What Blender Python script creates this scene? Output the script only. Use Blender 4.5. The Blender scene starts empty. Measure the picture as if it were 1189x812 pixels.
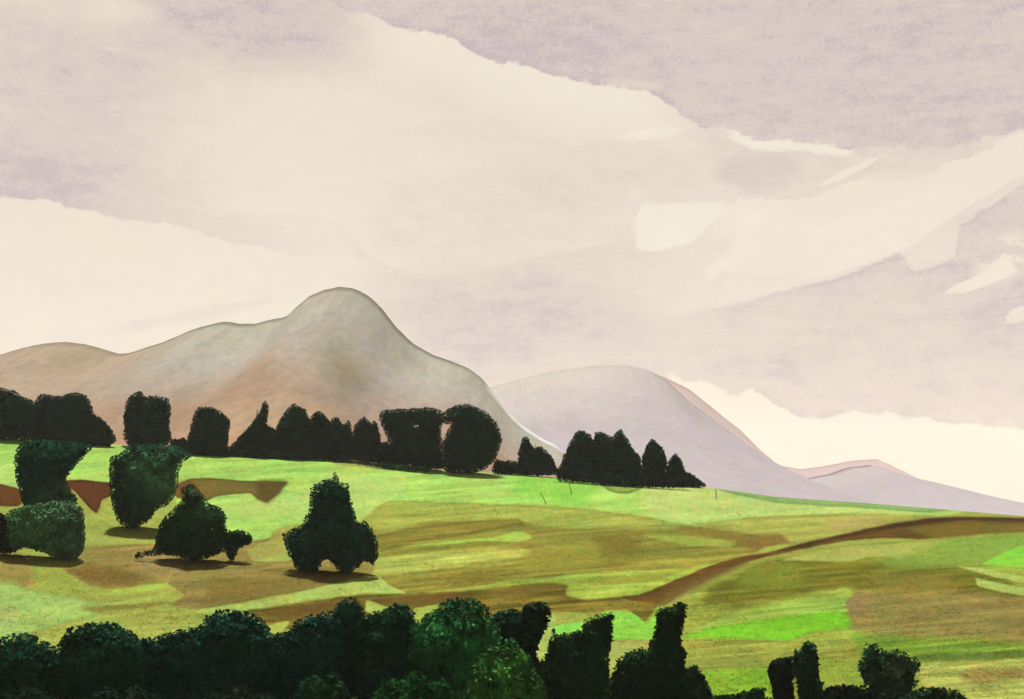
import bpy, math, random
import numpy as np

# ------------------------------------------------------------------ basics
F, CX, HY = 1633.0, 594.5, 605.0      # focal length in picture units, centre column, eye level row
CZ = 30.0                             # eye height
SUN_EL, SUN_AZ = math.radians(65), math.radians(-8)   # azimuth from +Y towards +X
EXPO = 1.5
rng = np.random.default_rng(7)
S = bpy.context.scene
COL = S.collection

def lin(c):
    c = np.asarray(c, float) / 255.0
    return np.where(c <= 0.04045, c / 12.92, ((c + 0.055) / 1.055) ** 2.4)

K = np.array([4.75, 4.3, 4.0])       # light that falls on level ground, by channel, at this exposure
def alb(c):
    return np.clip(lin(c) / K, 0.0015, 0.8)

def link(o, parent=None):
    COL.objects.link(o)
    if parent is not None:
        o.parent = parent
    return o

def tag(o, label=None, cat=None, group=None, kind=None):
    if label: o['label'] = label
    if cat: o['category'] = cat
    if group: o['group'] = group
    if kind: o['kind'] = kind
    return o

def np_mesh(name, verts, faces, mat, colors=None, smooth=False):
    """faces: (n,k) int array of one polygon size"""
    me = bpy.data.meshes.new(name)
    n, k = faces.shape
    me.vertices.add(len(verts)); me.loops.add(n * k); me.polygons.add(n)
    me.vertices.foreach_set('co', np.ascontiguousarray(verts, np.float32).ravel())
    me.loops.foreach_set('vertex_index', np.ascontiguousarray(faces, np.int32).ravel())
    me.polygons.foreach_set('loop_start', np.arange(0, n * k, k, dtype=np.int32))
    me.polygons.foreach_set('use_smooth', np.full(n, smooth))
    me.update(calc_edges=True)
    if colors is not None:
        ca = me.color_attributes.new('Col', 'FLOAT_COLOR', 'POINT')
        c4 = np.ones((len(verts), 4), np.float32); c4[:, :3] = colors
        ca.data.foreach_set('color', c4.ravel())
    me.materials.append(mat)
    return me

def grid_faces(nr, nc):
    i = np.arange(nr - 1)[:, None] * nc + np.arange(nc - 1)[None, :]
    return np.stack([i, i + 1, i + nc + 1, i + nc], -1).reshape(-1, 4)

# value noise ------------------------------------------------------
_T = rng.random((256, 256))
def vnoise(x, y):
    x = np.asarray(x, float); y = np.asarray(y, float)
    xi = np.floor(x).astype(int); yi = np.floor(y).astype(int)
    fx = x - xi; fy = y - yi
    fx = fx * fx * (3 - 2 * fx); fy = fy * fy * (3 - 2 * fy)
    a = _T[xi & 255, yi & 255]; b = _T[(xi + 1) & 255, yi & 255]
    c = _T[xi & 255, (yi + 1) & 255]; d = _T[(xi + 1) & 255, (yi + 1) & 255]
    return (a * (1 - fx) + b * fx) * (1 - fy) + (c * (1 - fx) + d * fx) * fy
def fbm(x, y, o=4):
    s = 0; a = 0.5; t = 0
    for k in range(o):
        s = s + a * vnoise(x * 2 ** k + 17.3 * k, y * 2 ** k + 9.1 * k); t += a; a *= 0.5
    return s / t

def sdist(px, py, poly):
    """signed distance to a closed outline, positive inside"""
    P = np.asarray(poly, float); Q = np.roll(P, -1, 0)
    d2 = np.full(px.shape, 1e12); ins = np.zeros(px.shape, bool)
    for (x0, y0), (x1, y1) in zip(P, Q):
        ex, ey = x1 - x0, y1 - y0
        t = np.clip(((px - x0) * ex + (py - y0) * ey) / (ex * ex + ey * ey + 1e-9), 0, 1)
        d2 = np.minimum(d2, (px - x0 - t * ex) ** 2 + (py - y0 - t * ey) ** 2)
        if y0 != y1:
            c = ((y0 > py) != (y1 > py)) & (px < ex * (py - y0) / (y1 - y0) + x0)
            ins ^= c
    d = np.sqrt(d2)
    return np.where(ins, d, -d)

def smooth_poly(poly, it=1, cut=0.22):
    P = np.asarray(poly, float)
    for _ in range(it):
        Q = np.roll(P, -1, 0)
        P = np.stack([(1 - cut) * P + cut * Q, cut * P + (1 - cut) * Q], 1).reshape(-1, 2)
    return P

# ------------------------------------------------------------------ the lie of the land
_cx = [-2500, -600, -100, 0, 130, 215, 300, 400, 500, 600, 700, 820, 900, 1000, 1100, 1189, 1500, 3500]
_cy = [520, 492, 502, 506, 516, 525, 529, 534, 545, 551, 559, 566, 577, 584, 592, 599.5, 603, 603]
def crest(px): return np.interp(px, _cx, _cy)
DC, DN, YN = 320.0, 95.0, 900.0       # distance of the hill's brow, of its foot, and the row of the foot
def depth_at(px, ys):
    c = crest(px)
    t = (ys - c) / (YN - c)
    b = 1.0 + 0.035 * (fbm(px / 260.0, ys / 90.0, 2) - 0.5) * np.clip(t * 8, 0, 1) * np.clip((1 - t) * 4, 0, 1)
    return b / (1 / DC + t * (1 / DN - 1 / DC))
def ground_pt(px, ys):
    d = float(depth_at(np.array(float(px)), np.array(float(ys))))
    return np.array([(px - CX) / F * d, d, CZ + (HY - ys) / F * d])

# ------------------------------------------------------------------ materials
def mat_attr(name, rough=0.9, var=0.25, scales=(0.15, 2.2), bump=0.0, warm=None, spec=0.1):
    m = bpy.data.materials.new(name); m.use_nodes = True
    nt = m.node_tree; N = nt.nodes; L = nt.links
    bs = N['Principled BSDF']; bs.inputs['Roughness'].default_value = rough
    bs.inputs['Specular IOR Level'].default_value = spec
    at = N.new('ShaderNodeAttribute'); at.attribute_name = 'Col'
    tc = N.new('ShaderNodeTexCoord')
    src = at.outputs['Color']
    for i, sc in enumerate(scales):
        nz = N.new('ShaderNodeTexNoise'); nz.inputs['Scale'].default_value = 1.0 if isinstance(sc, tuple) else sc
        nz.inputs['Detail'].default_value = 5; nz.inputs['Roughness'].default_value = 0.6
        if isinstance(sc, tuple):
            mp = N.new('ShaderNodeMapping'); mp.inputs['Scale'].default_value = sc
            L.new(tc.outputs['Object'], mp.inputs['Vector']); L.new(mp.outputs[0], nz.inputs['Vector'])
        else:
            L.new(tc.outputs['Object'], nz.inputs['Vector'])
        mr = N.new('ShaderNodeMapRange'); mr.inputs[1].default_value = 0.3; mr.inputs[2].default_value = 0.7
        mr.inputs[3].default_value = 1 - var; mr.inputs[4].default_value = 1 + var
        L.new(nz.outputs['Fac'], mr.inputs[0])
        mx = N.new('ShaderNodeVectorMath'); mx.operation = 'SCALE'
        L.new(src, mx.inputs[0]); L.new(mr.outputs[0], mx.inputs['Scale'])
        src = mx.outputs[0]
    L.new(src, bs.inputs['Base Color'])
    if bump:
        nz = N.new('ShaderNodeTexNoise'); nz.inputs['Scale'].default_value = 1.3; nz.inputs['Detail'].default_value = 6
        L.new(tc.outputs['Object'], nz.inputs['Vector'])
        b = N.new('ShaderNodeBump'); b.inputs['Strength'].default_value = bump; b.inputs['Distance'].default_value = 0.25
        L.new(nz.outputs['Fac'], b.inputs['Height']); L.new(b.outputs[0], bs.inputs['Normal'])
    return m

M_ground = mat_attr('field_ground', 0.95, 0.08, (0.12, 0.9, (2.2, 0.35, 1.0), (5.0, 0.9, 2.0)), 0.35, spec=0.0)
M_hill = mat_attr('heather_moor', 0.95, 0.06, (0.006, 0.05), 0.0, spec=0.0)
M_leaf = mat_attr('leaves', 0.9, 0.2, (0.35, 1.6), 0.0, spec=0.0)
M_bark = mat_attr('bark', 0.9, 0.3, (3.0, 12.0), 0.0, spec=0.1)
M_grass = mat_attr('grass_blades', 0.9, 0.15, (0.2,), 0.0, spec=0.0)
def thin_leaf(m, f):
    nt = m.node_tree; bs = nt.nodes['Principled BSDF']; out = [n for n in nt.nodes if n.type == 'OUTPUT_MATERIAL'][0]
    tr = nt.nodes.new('ShaderNodeBsdfTranslucent'); mx = nt.nodes.new('ShaderNodeMixShader'); mx.inputs[0].default_value = f
    nt.links.new(bs.inputs['Base Color'].links[0].from_socket, tr.inputs['Color'])
    nt.links.new(bs.outputs[0], mx.inputs[1]); nt.links.new(tr.outputs[0], mx.inputs[2]); nt.links.new(mx.outputs[0], out.inputs['Surface'])
thin_leaf(M_grass, 0.5)

# ------------------------------------------------------------------ field colours (what grows where)
FIELDS = []
def fld(col, pts, soft=1.2, wob=1.2, edge=0.0, streak=0.0, it=1):
    FIELDS.append((np.array(col, float), smooth_poly(pts, it, 0.12), soft, wob, edge, streak))

BG = (182, 221, 102)
fld(BG, [(-900, 380), (0, 440), (600, 500), (1200, 560), (1200, 592), (1120, 594), (1085, 600), (1050, 599), (989, 597), (940, 599), (880, 601), (830, 606), (800, 609),
         (770, 604), (740, 598), (690, 592), (650, 588), (620, 586), (560, 585), (500, 583), (450, 581), (435, 588), (425, 600), (415, 606), (360, 607), (330, 611), (318, 616),
         (312, 626), (290, 629), (260, 625), (250, 605), (205, 600), (130, 600), (125, 566), (78, 566), (22, 570), (-900, 545)], streak=0.05)
fld((207, 224, 122), [(750, 560), (1000, 580), (1120, 592), (1050, 599), (880, 601), (800, 609), (770, 604), (745, 590)], 9)
fld((186, 220, 112), [(0, 535), (22, 540), (25, 570), (-80, 565), (-200, 540)], 8)
fld((158, 216, 84), [(600, 545), (660, 556), (695, 560), (680, 588), (640, 586), (600, 575)], 9)
fld((194, 222, 116), [(380, 550), (470, 555), (470, 575), (420, 600), (260, 600), (260, 585), (360, 570)], 10)
fld((150, 178, 78), [(690, 555), (752, 560), (745, 568), (730, 573), (715, 573), (703, 568)], 1.0, 0.8, 0.25)
fld((158, 190, 106), [(820, 564), (900, 574), (1000, 582), (1120, 590), (1080, 596), (1000, 590), (960, 588), (905, 585), (850, 574)], 1.2, 0.8, 0.08)
fld((172, 180, 92), [(375, 530), (400, 533), (470, 543), (440, 545), (390, 540)], 1.5)
fld((112, 70, 32), [(-600, 525), (-100, 553), (0, 562), (22, 567), (30, 578), (22, 588), (0, 588), (-100, 582), (-600, 560)], 1.2, 1, 0.15)
fld((104, 62, 32), [(70, 558), (95, 557), (112, 559), (130, 561), (130, 576), (118, 581), (113, 598), (104, 590), (88, 572)], 1.0, 0.8, 0.2, 0, 0)
fld((174, 184, 84), [(90, 600), (112, 598), (126, 580), (160, 590), (200, 575), (215, 600), (205, 634), (165, 634), (90, 636)], 1.5)
fld((126, 108, 48), [(200, 565), (220, 556), (245, 555), (280, 558), (305, 559), (334, 559), (322, 575), (310, 584), (300, 580), (290, 573), (270, 574), (250, 577), (240, 582), (225, 580), (205, 578)], 1.0, 0.8, 0.15, 0, 0)
fld((102, 84, 38), [(298, 559), (334, 559), (322, 575), (310, 584), (298, 577)], 5)
fld((120, 80, 44), [(203, 562), (222, 558), (238, 578), (232, 588), (210, 580)], 4)
# left middle: stubble and grass strips
fld((168, 178, 76), [(-900, 600), (-100, 622), (0, 638), (40, 644), (70, 650), (98, 658), (120, 690), (75, 692), (40, 685), (0, 676), (-100, 660), (-900, 620)], 1.5)
fld((168, 150, 76), [(5, 640), (35, 645), (40, 684), (-10, 674)], 8)
fld((158, 140, 72), [(96, 634), (160, 632), (200, 630), (270, 632), (300, 627), (345, 618), (450, 640), (445, 662), (400, 676), (350, 686), (300, 696), (260, 705), (225, 709), (195, 706), (215, 690), (198, 680), (180, 678), (130, 684), (105, 681), (84, 668), (73, 661), (95, 660), (90, 645)], 1.5, 1.5, 0.05, 0.08)
fld((140, 114, 54), [(75, 661), (100, 656), (140, 660), (185, 672), (150, 680), (110, 680)], 5)
fld((144, 126, 60), [(240, 670), (330, 668), (420, 655), (400, 674), (300, 694), (240, 702)], 9)
fld((172, 148, 88), [(150, 640), (215, 645), (210, 668), (160, 665)], 8)
fld((178, 172, 84), [(286, 640), (300, 632), (330, 620), (345, 645), (330, 652), (295, 652)], 2)
fld((184, 196, 92), [(290, 652), (330, 644), (345, 648), (330, 652)], 1.5)
fld((176, 196, 82), [(105, 691), (150, 682), (195, 676), (198, 682), (160, 689), (110, 693)], 1.2)
fld((180, 196, 88), [(100, 699), (140, 699), (190, 689), (198, 693), (150, 702), (120, 704)], 1.2)
fld((178, 186, 84), [(40, 745), (50, 733), (120, 714), (200, 705), (230, 708), (300, 696), (330, 690), (330, 730), (200, 750), (120, 770), (60, 780)], 1.5, 1.2, 0.0, 0.06)
fld((150, 142, 64), [(84, 707), (130, 703), (205, 698), (170, 706), (110, 711)], 1.8)
fld((175, 203, 104), [(-900, 620), (-100, 656), (0, 675), (25, 681), (60, 690), (100, 697), (125, 701), (92, 706), (118, 713), (80, 722), (45, 733), (15, 742), (-10, 760), (-900, 790)], 1.2, 1.2, 0.12)
fld((184, 200, 112), [(-60, 690), (0, 698), (22, 705), (20, 725), (-20, 745), (-80, 740)], 9)
# long strips across the middle
fld((158, 150, 62), [(430, 600), (520, 606), (600, 606), (660, 611), (740, 613), (790, 610), (840, 616), (875, 622), (880, 645), (820, 660), (760, 664), (690, 666), (640, 670), (580, 678), (480, 692), (430, 668), (438, 640)], 1.8, 1.8, 0.05, 0.12)
fld((178, 184, 80), [(600, 586), (690, 592), (760, 602), (800, 611), (740, 615), (660, 614), (610, 609), (560, 602), (500, 606), (440, 619), (428, 606), (436, 590), (452, 581), (520, 583)], 1.5, 1.2, 0.06, 0.08)
fld((150, 158, 66), [(462, 598), (490, 597), (515, 594), (490, 600), (470, 600)], 1.2)
fld((150, 138, 56), [(436, 622), (470, 614), (540, 606), (600, 602), (612, 608), (540, 622), (480, 630), (440, 640)], 1.8, 1.5, 0.1, 0.12)
fld((178, 206, 84), [(462, 635), (520, 628), (575, 624), (598, 617), (610, 618), (619, 625), (600, 630), (560, 628), (500, 634)], 1.1)
fld((140, 142, 54), [(470, 637), (530, 632), (580, 630), (540, 635), (490, 640)], 1.3)
fld((184, 188, 86), [(436, 648), (500, 641), (600, 636), (620, 640), (600, 650), (540, 656), (450, 668), (432, 670)], 2.5, 2, 0, 0.12)
fld((158, 146, 58), [(440, 671), (500, 667), (600, 659), (620, 664), (530, 681), (470, 687), (450, 681)], 2, 1.5, 0.05, 0.1)
fld((166, 158, 62), [(620, 640), (700, 630), (720, 650), (640, 664), (600, 660)], 10)
fld((140, 128, 48), [(690, 622), (740, 620), (745, 650), (700, 655)], 10)
fld((150, 130, 54), [(785, 612), (840, 616), (900, 619), (918, 628), (880, 646), (858, 630), (800, 620)], 3, 2)
fld((182, 182, 84), [(800, 609), (880, 600), (989, 596), (1050, 598), (1090, 599), (1040, 608), (990, 617), (930, 631), (900, 636), (880, 622), (840, 614)], 2, 1.2, 0.05, 0.06)
fld((196, 178, 100), [(965, 603), (1030, 600), (1020, 610), (960, 618)], 8)
fld((152, 122, 56), [(868, 622), (905, 620), (918, 630), (880, 642), (862, 632)], 4)
fld((172, 180, 74), [(748, 622), (790, 622), (840, 627), (856, 632), (845, 636), (800, 634), (765, 626)], 1.6)
fld((176, 196, 86), [(873, 644), (890, 635), (916, 632), (902, 641)], 1.2)
fld((178, 194, 76), [(470, 689), (520, 685), (560, 680), (600, 671), (640, 672), (660, 666), (700, 663), (760, 662), (800, 660), (840, 652), (868, 646), (830, 657), (790, 672), (745, 690), (720, 694), (680, 696), (654, 693), (662, 686), (640, 677), (600, 680), (540, 687)], 1.3, 1.2, 0.0, 0.1)
fld((160, 166, 64), [(665, 675), (740, 670), (790, 664), (760, 676), (700, 680)], 2)
# light strip and the earth below it
fld((190, 205, 100), [(228, 709), (300, 697), (350, 687), (400, 675), (437, 666), (452, 680), (474, 689), (440, 691), (420, 690), (380, 696), (320, 704), (280, 709), (240, 714)], 1.2, 0.8)
fld((130, 113, 44), [(285, 709), (320, 704), (380, 696), (420, 689), (470, 690), (520, 688), (560, 684), (600, 680), (640, 676), (660, 680), (656, 692), (680, 697), (730, 693), (745, 690), (770, 680), (790, 690), (775, 702), (762, 704), (756, 714), (748, 724), (735, 712), (728, 707), (712, 708), (690, 712), (640, 714), (600, 725), (520, 725), (470, 718), (420, 715), (330, 732), (310, 728)], 2.2, 2.2, 0.05, 0.2)
fld((124, 96, 42), [(300, 709), (380, 698), (470, 693), (540, 689), (520, 700), (400, 704), (330, 722)], 6)
fld((186, 198, 86), [(308, 727), (338, 720), (326, 737), (312, 735)], 1.2)
fld((186, 196, 88), [(424, 696), (452, 706), (436, 716), (424, 710)], 1.2)
fld((186, 196, 84), [(480, 706), (515, 701), (490, 722), (480, 718)], 1.2)
# ground right of the wood
fld((162, 172, 68), [(1600, 620), (1189, 616), (1000, 630), (920, 645), (860, 660), (810, 682), (790, 698), (760, 706), (750, 724), (735, 712), (640, 712), (600, 800), (600, 900), (1600, 900)], 1.3, 1.2, 0, 0.1)
fld((126, 122, 40), [(888, 652), (960, 647), (1040, 650), (1100, 657), (1160, 666), (1189, 690), (1300, 705), (1189, 710), (1100, 695), (1000, 690), (985, 681), (960, 684), (900, 696), (860, 704), (815, 700), (820, 685), (860, 668)], 6, 5, 0.05, 0.12)
fld((136, 142, 48), [(870, 655), (930, 652), (930, 680), (850, 690)], 9)
fld((162, 144, 74), [(985, 690), (1050, 682), (1189, 692), (1500, 700), (1500, 770), (1189, 760), (1050, 755), (1000, 742), (984, 716)], 6, 4, 0, 0.07)
fld((172, 140, 86), [(982, 690), (1010, 690), (1005, 712), (980, 710)], 6)
fld((146, 132, 56), [(1000, 668), (1090, 668), (1120, 682), (1040, 690)], 9)
fld((186, 188, 92), [(905, 651), (940, 642), (990, 634), (1040, 631), (1075, 629), (1105, 627), (1080, 640), (1050, 650), (1020, 645), (985, 652), (940, 652)], 1.5)
fld((148, 176, 70), [(1025, 656), (1060, 640), (1105, 624), (1189, 618), (1500, 622), (1500, 676), (1189, 662), (1130, 656), (1080, 659)], 8, 3)
fld((146, 216, 66), [(1138, 656), (1165, 642), (1192, 631), (1500, 618), (1500, 668), (1189, 659)], 1.4)
fld((188, 202, 98), [(1108, 657), (1140, 660), (1189, 670), (1400, 700), (1400, 710), (1189, 677), (1150, 669)], 1.2)
fld((188, 202, 98), [(1132, 671), (1150, 675), (1189, 683), (1400, 715), (1400, 735), (1189, 692), (1165, 688), (1135, 681)], 1.2)
fld((134, 160, 54), [(985, 735), (1050, 738), (1130, 742), (1189, 746), (1400, 750), (1400, 770), (1189, 765), (1060, 770), (1000, 765)], 6, 2, 0, 0.15)
fld((110, 130, 52), [(1060, 760), (1120, 758), (1189, 755), (1189, 763), (1100, 767), (1065, 768)], 3)
fld((180, 182, 88), [(1062, 771), (1120, 768), (1189, 764), (1500, 765), (1500, 860), (1125, 860), (1075, 798)], 2, 2, 0, 0.12)
fld((164, 140, 72), [(1110, 780), (1189, 776), (1189, 786), (1120, 792)], 5)
fld((168, 192, 78), [(795, 735), (850, 712), (900, 700), (960, 688), (984, 682), (991, 690), (984, 697), (981, 703), (986, 712), (960, 713), (900, 719), (830, 729)], 1.5, 1, 0, 0.08)
fld((138, 208, 48), [(790, 740), (830, 728), (900, 718), (940, 713), (975, 709), (987, 718), (988, 728), (940, 735), (920, 743), (850, 742), (800, 741)], 1.5, 1, 0.05)
fld((166, 168, 70), [(780, 742), (850, 742), (920, 745), (990, 742), (1000, 790), (800, 785)], 1.8, 1, 0.1, 0.1)
fld((150, 192, 54), [(812, 779), (860, 776), (905, 777), (895, 815), (828, 815)], 2.5)
fld((156, 170, 62), [(935, 765), (1000, 765), (1005, 815), (940, 815)], 5)
fld((158, 222, 78), [(700, 709), (735, 711), (750, 724), (770, 704), (780, 742), (690, 743)], 1.2)
fld((186, 188, 90), [(690, 743), (780, 742), (770, 790), (690, 800)], 1.2, 1, 0.12)
fld((180, 180, 78), [(632, 711), (680, 711), (682, 724), (632, 726)], 1.2)
fld((160, 228, 88), [(641, 727), (682, 721), (682, 745), (641, 745)], 1.0)
fld((192, 206, 102), [(637, 712), (646, 715), (642, 740), (632, 790), (610, 770), (620, 740)], 1.2)
# brown bank that climbs to the right
fld((112, 80, 34), [(720, 693), (742, 691), (770, 680), (800, 667), (830, 655), (860, 647), (890, 642), (930, 632), (970, 623), (1000, 616), (1040, 608), (1080, 602.5), (1120, 600.5), (1160, 601), (1189, 603), (1500, 612), (1500, 640), (1189, 617), (1140, 620), (1100, 622), (1070, 627), (1040, 625), (1000, 626), (960, 632), (920, 640), (890, 646), (860, 655), (830, 667), (810, 677), (785, 690), (766, 700), (735, 698)], 1.1, 1.6, 0.0, 0.12)
fld((126, 98, 48), [(770, 690), (800, 676), (830, 664), (870, 652), (850, 662), (810, 682), (775, 700)], 5)
fld((128, 108, 42), [(1050, 612), (1120, 606), (1189, 608), (1300, 614), (1300, 622), (1189, 618), (1140, 620), (1080, 626)], 4)
fld((80, 56, 26), [(900, 640), (930, 631.5), (970, 622.5), (1000, 615.5), (1040, 607.5), (1080, 602), (1120, 600), (1189, 602), (1300, 606), (1300, 609), (1189, 606), (1120, 604), (1080, 607), (1000, 620), (930, 636)], 2)
fld((60, 82, 36), [(-900, 800), (-50, 780), (300, 770), (600, 790), (720, 815), (900, 825), (1130, 825), (1130, 900), (-900, 900)], 6)

def field_colour(px, py):
    c = np.empty(px.shape + (3,)); c[:] = (172, 174, 78)
    wx = (fbm(px / 14.0, py / 7.0, 3) - 0.5) * 2; wy = (fbm(px / 14.0 + 40, py / 7.0 + 80, 3) - 0.5) * 2
    st = (fbm(px / 60.0 + 0.25 * py / 10, py / 3.2 + px / 40.0, 4) - 0.5) * 2     # mowing and tillage lines
    for col, poly, soft, wob, edge, streak in FIELDS:
        m = soft * 2 + 6
        sel = (px > poly[:, 0].min() - m) & (px < poly[:, 0].max() + m) & (py > poly[:, 1].min() - m) & (py < poly[:, 1].max() + m)
        if not sel.any(): continue
        x = px[sel]; y = py[sel]
        sd = sdist(x + wob * wx[sel] * 0.9, y + wob * 0.6 * wy[sel], poly)
        a = np.clip((sd + soft) / (2 * soft), 0, 1); a = a * a * (3 - 2 * a)
        k = 1 - edge * np.exp(-((sd - 1) / 1.6) ** 2) + streak * st[sel] * 2
        c[sel] = c[sel] * (1 - a[:, None]) + (col * k[:, None]) * a[:, None]
    g = (fbm(px / 22.0, py / 8.0, 4) - 0.5)
    g2 = (fbm(px / 90.0 + 5, py / 30.0 + 3, 3) - 0.5)
    c = c * (1 + 0.10 * g + 0.10 * g2 + 0.05 * st)[..., None]
    c[..., 0] *= 1 + 0.13 * (fbm(px / 40.0 + 90, py / 14.0 + 20, 3) - 0.5)
    m1 = fbm(px / 3.2 + 11, py / 2.4 + 7, 3) - 0.5; m2 = fbm(px / 6.5 + 70, py / 4.0 + 31, 3) - 0.5
    c = c * (1 + 0.13 * m1)[..., None] * (1 + m2[..., None] * np.array([0.16, -0.02, -0.10]))
    sp = np.clip((fbm(px / 2.6 + 3, py / 2.0 + 90, 2) - 0.74) / 0.08, 0, 1) * np.clip((fbm(px / 70.0, py / 30.0 + 50, 2) - 0.40) * 5, 0, 1)
    c = c * (1 - 0.16 * sp)[..., None]                 # rushes and molehills
    return np.clip(c, 4, 250)

# ------------------------------------------------------------------ ground: one sheet, all round, out to the horizon
def build_ground():
    pxs = np.concatenate([np.linspace(-140, 1330, 1420)])
    th_mid = np.arctan((pxs - CX) / F)
    lo, hi = th_mid[0], th_mid[-1]
    th = np.concatenate([np.linspace(lo - 2 * math.pi + (hi - lo), lo, 170)[:-1] if False else np.linspace(-math.pi, lo, 90)[:-1], th_mid, np.linspace(hi, math.pi, 90)[1:]])
    nc = len(th)
    ce = np.maximum(np.cos(th), math.cos(math.radians(62)))
    tt = np.tan(np.clip(th, -math.radians(62), math.radians(62)))
    px = CX + F * tt
    c = crest(px)
    rows_d, rows_z, rows_c = [], [], []
    # from the viewer down to the foot of the hill
    zf = (HY - YN) / F * DN
    for s in np.linspace(0.004, 1, 40)[:-1]:
        d = DN * s * np.ones(nc)
        z = -1.7 + (zf + 1.7) * (s ** 1.05) - 0.9 * np.sin(math.pi * s) ** 2
        rows_d.append(d); rows_z.append(z * np.ones(nc)); rows_c.append(np.tile(np.array([120., 135, 58]), (nc, 1)))
    tv = np.concatenate([np.linspace(1, 0.72, 50)[:-1], np.linspace(0.72, 0, 380)])
    T, PX = np.meshgrid(tv, px, indexing='ij')
    YS = crest(PX) + T * (YN - crest(PX))
    D = depth_at(PX, YS); Z = (HY - YS) / F * D
    C = field_colour(PX, YS)
    for i in range(len(tv)):
        rows_d.append(D[i]); rows_z.append(Z[i]); rows_c.append(C[i])
    zc = (HY - c) / F * DC
    for d in np.concatenate([np.linspace(DC + 4, 900, 40), np.geomspace(950, 8500, 22)]):
        s = np.clip((d - DC) / 560.0, 0, 1); s = s * s * (3 - 2 * s)
        lip = (d - DC) / 560.0
        rows_d.append(d * np.ones(nc)); rows_z.append(zc * (1 - s) + (-25) * s - 0.5 * np.minimum(lip * 4, 1)); rows_c.append(np.tile(np.array([128., 140, 78]), (nc, 1)))
    Dm = np.array(rows_d); Zm = np.array(rows_z); Cm = np.array(rows_c)
    R = Dm / ce[None, :]
    V = np.stack([R * np.sin(th)[None, :], R * np.cos(th)[None, :], Zm + CZ], -1)
    nr = len(Dm)
    fc = grid_faces(nr, nc)
    me = np_mesh('ground', V.reshape(-1, 3), fc[:, ::-1].copy(), M_ground, alb(Cm.reshape(-1, 3)), True)
    o = link(bpy.data.objects.new('ground', me)); tag(o, kind='structure')
    return o
build_ground()

# ------------------------------------------------------------------ hills behind
def build_hill(name, pts, D, wf, wb, colour, gully=0.35, base=-30.0, step=2.0, rough=0.5, seed=0, rows=130):
    pts = np.asarray(pts, float)
    px = np.arange(pts[0, 0], pts[-1, 0] + step, step)
    # smooth the outline a little
    py = np.interp(px, pts[:, 0], pts[:, 1])
    k = np.array([1, 2, 3, 2, 1.]); k /= k.sum()
    py = np.convolve(np.pad(py, 2, mode='edge'), k, 'valid')
    py = py + rough * (fbm(px / 9.0 + seed, px * 0 + seed, 3) - 0.5) * 2
    H = (HY - py) / F * D
    x = (px - CX) / F * D
    Vs, Cs = [], []
    sv = np.concatenate([np.linspace(1, 0.12, rows), np.array([0.08, 0.05, 0.03, 0.012]), np.array([0.0])])
    for s in sv:
        prof = (1 - s) ** 1.08
        g = fbm(px / 60.0 + seed * 3.1 + s * 1.5, s * 4 + seed + px * 0, 3)
        g2 = np.abs(fbm(px / 55.0 + seed + s, s * 3.0 + px * 0, 3) - 0.5) * 2
        cut = gully * (0.55 * g + 0.45 * (1 - g2)) * min(1, s * 3.2) * (1 - s * 0.4)
        z = base + (H - base) * prof * (1 - cut)
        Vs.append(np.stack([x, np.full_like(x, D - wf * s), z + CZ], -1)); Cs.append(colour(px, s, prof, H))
    for s in np.linspace(0.05, 1, 10):
        z = base + (H - base) * (1 - s) ** 1.2
        Vs.append(np.stack([x, np.full_like(x, D + wb * s), z + CZ], -1)); Cs.append(colour(px, 0.3, 0.6, H))
    V = np.array(Vs); C = np.array(Cs)
    me = np_mesh(name, V.reshape(-1, 3), grid_faces(V.shape[0], V.shape[1]), M_hill, C.reshape(-1, 3), True)
    o = link(bpy.data.objects.new(name, me)); tag(o, kind='structure')
    return o

HK = 1.0
def ramp(s, stops):
    xs = [a for a, _ in stops]; cs = np.array([lin(b) for _, b in stops])
    s = np.asarray(s, float)
    return np.stack([np.interp(s, xs, cs[:, i]) for i in range(3)], -1)
def hill_alb(l, k): return np.clip(l / (K * k), 0.002, 0.8)

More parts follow.
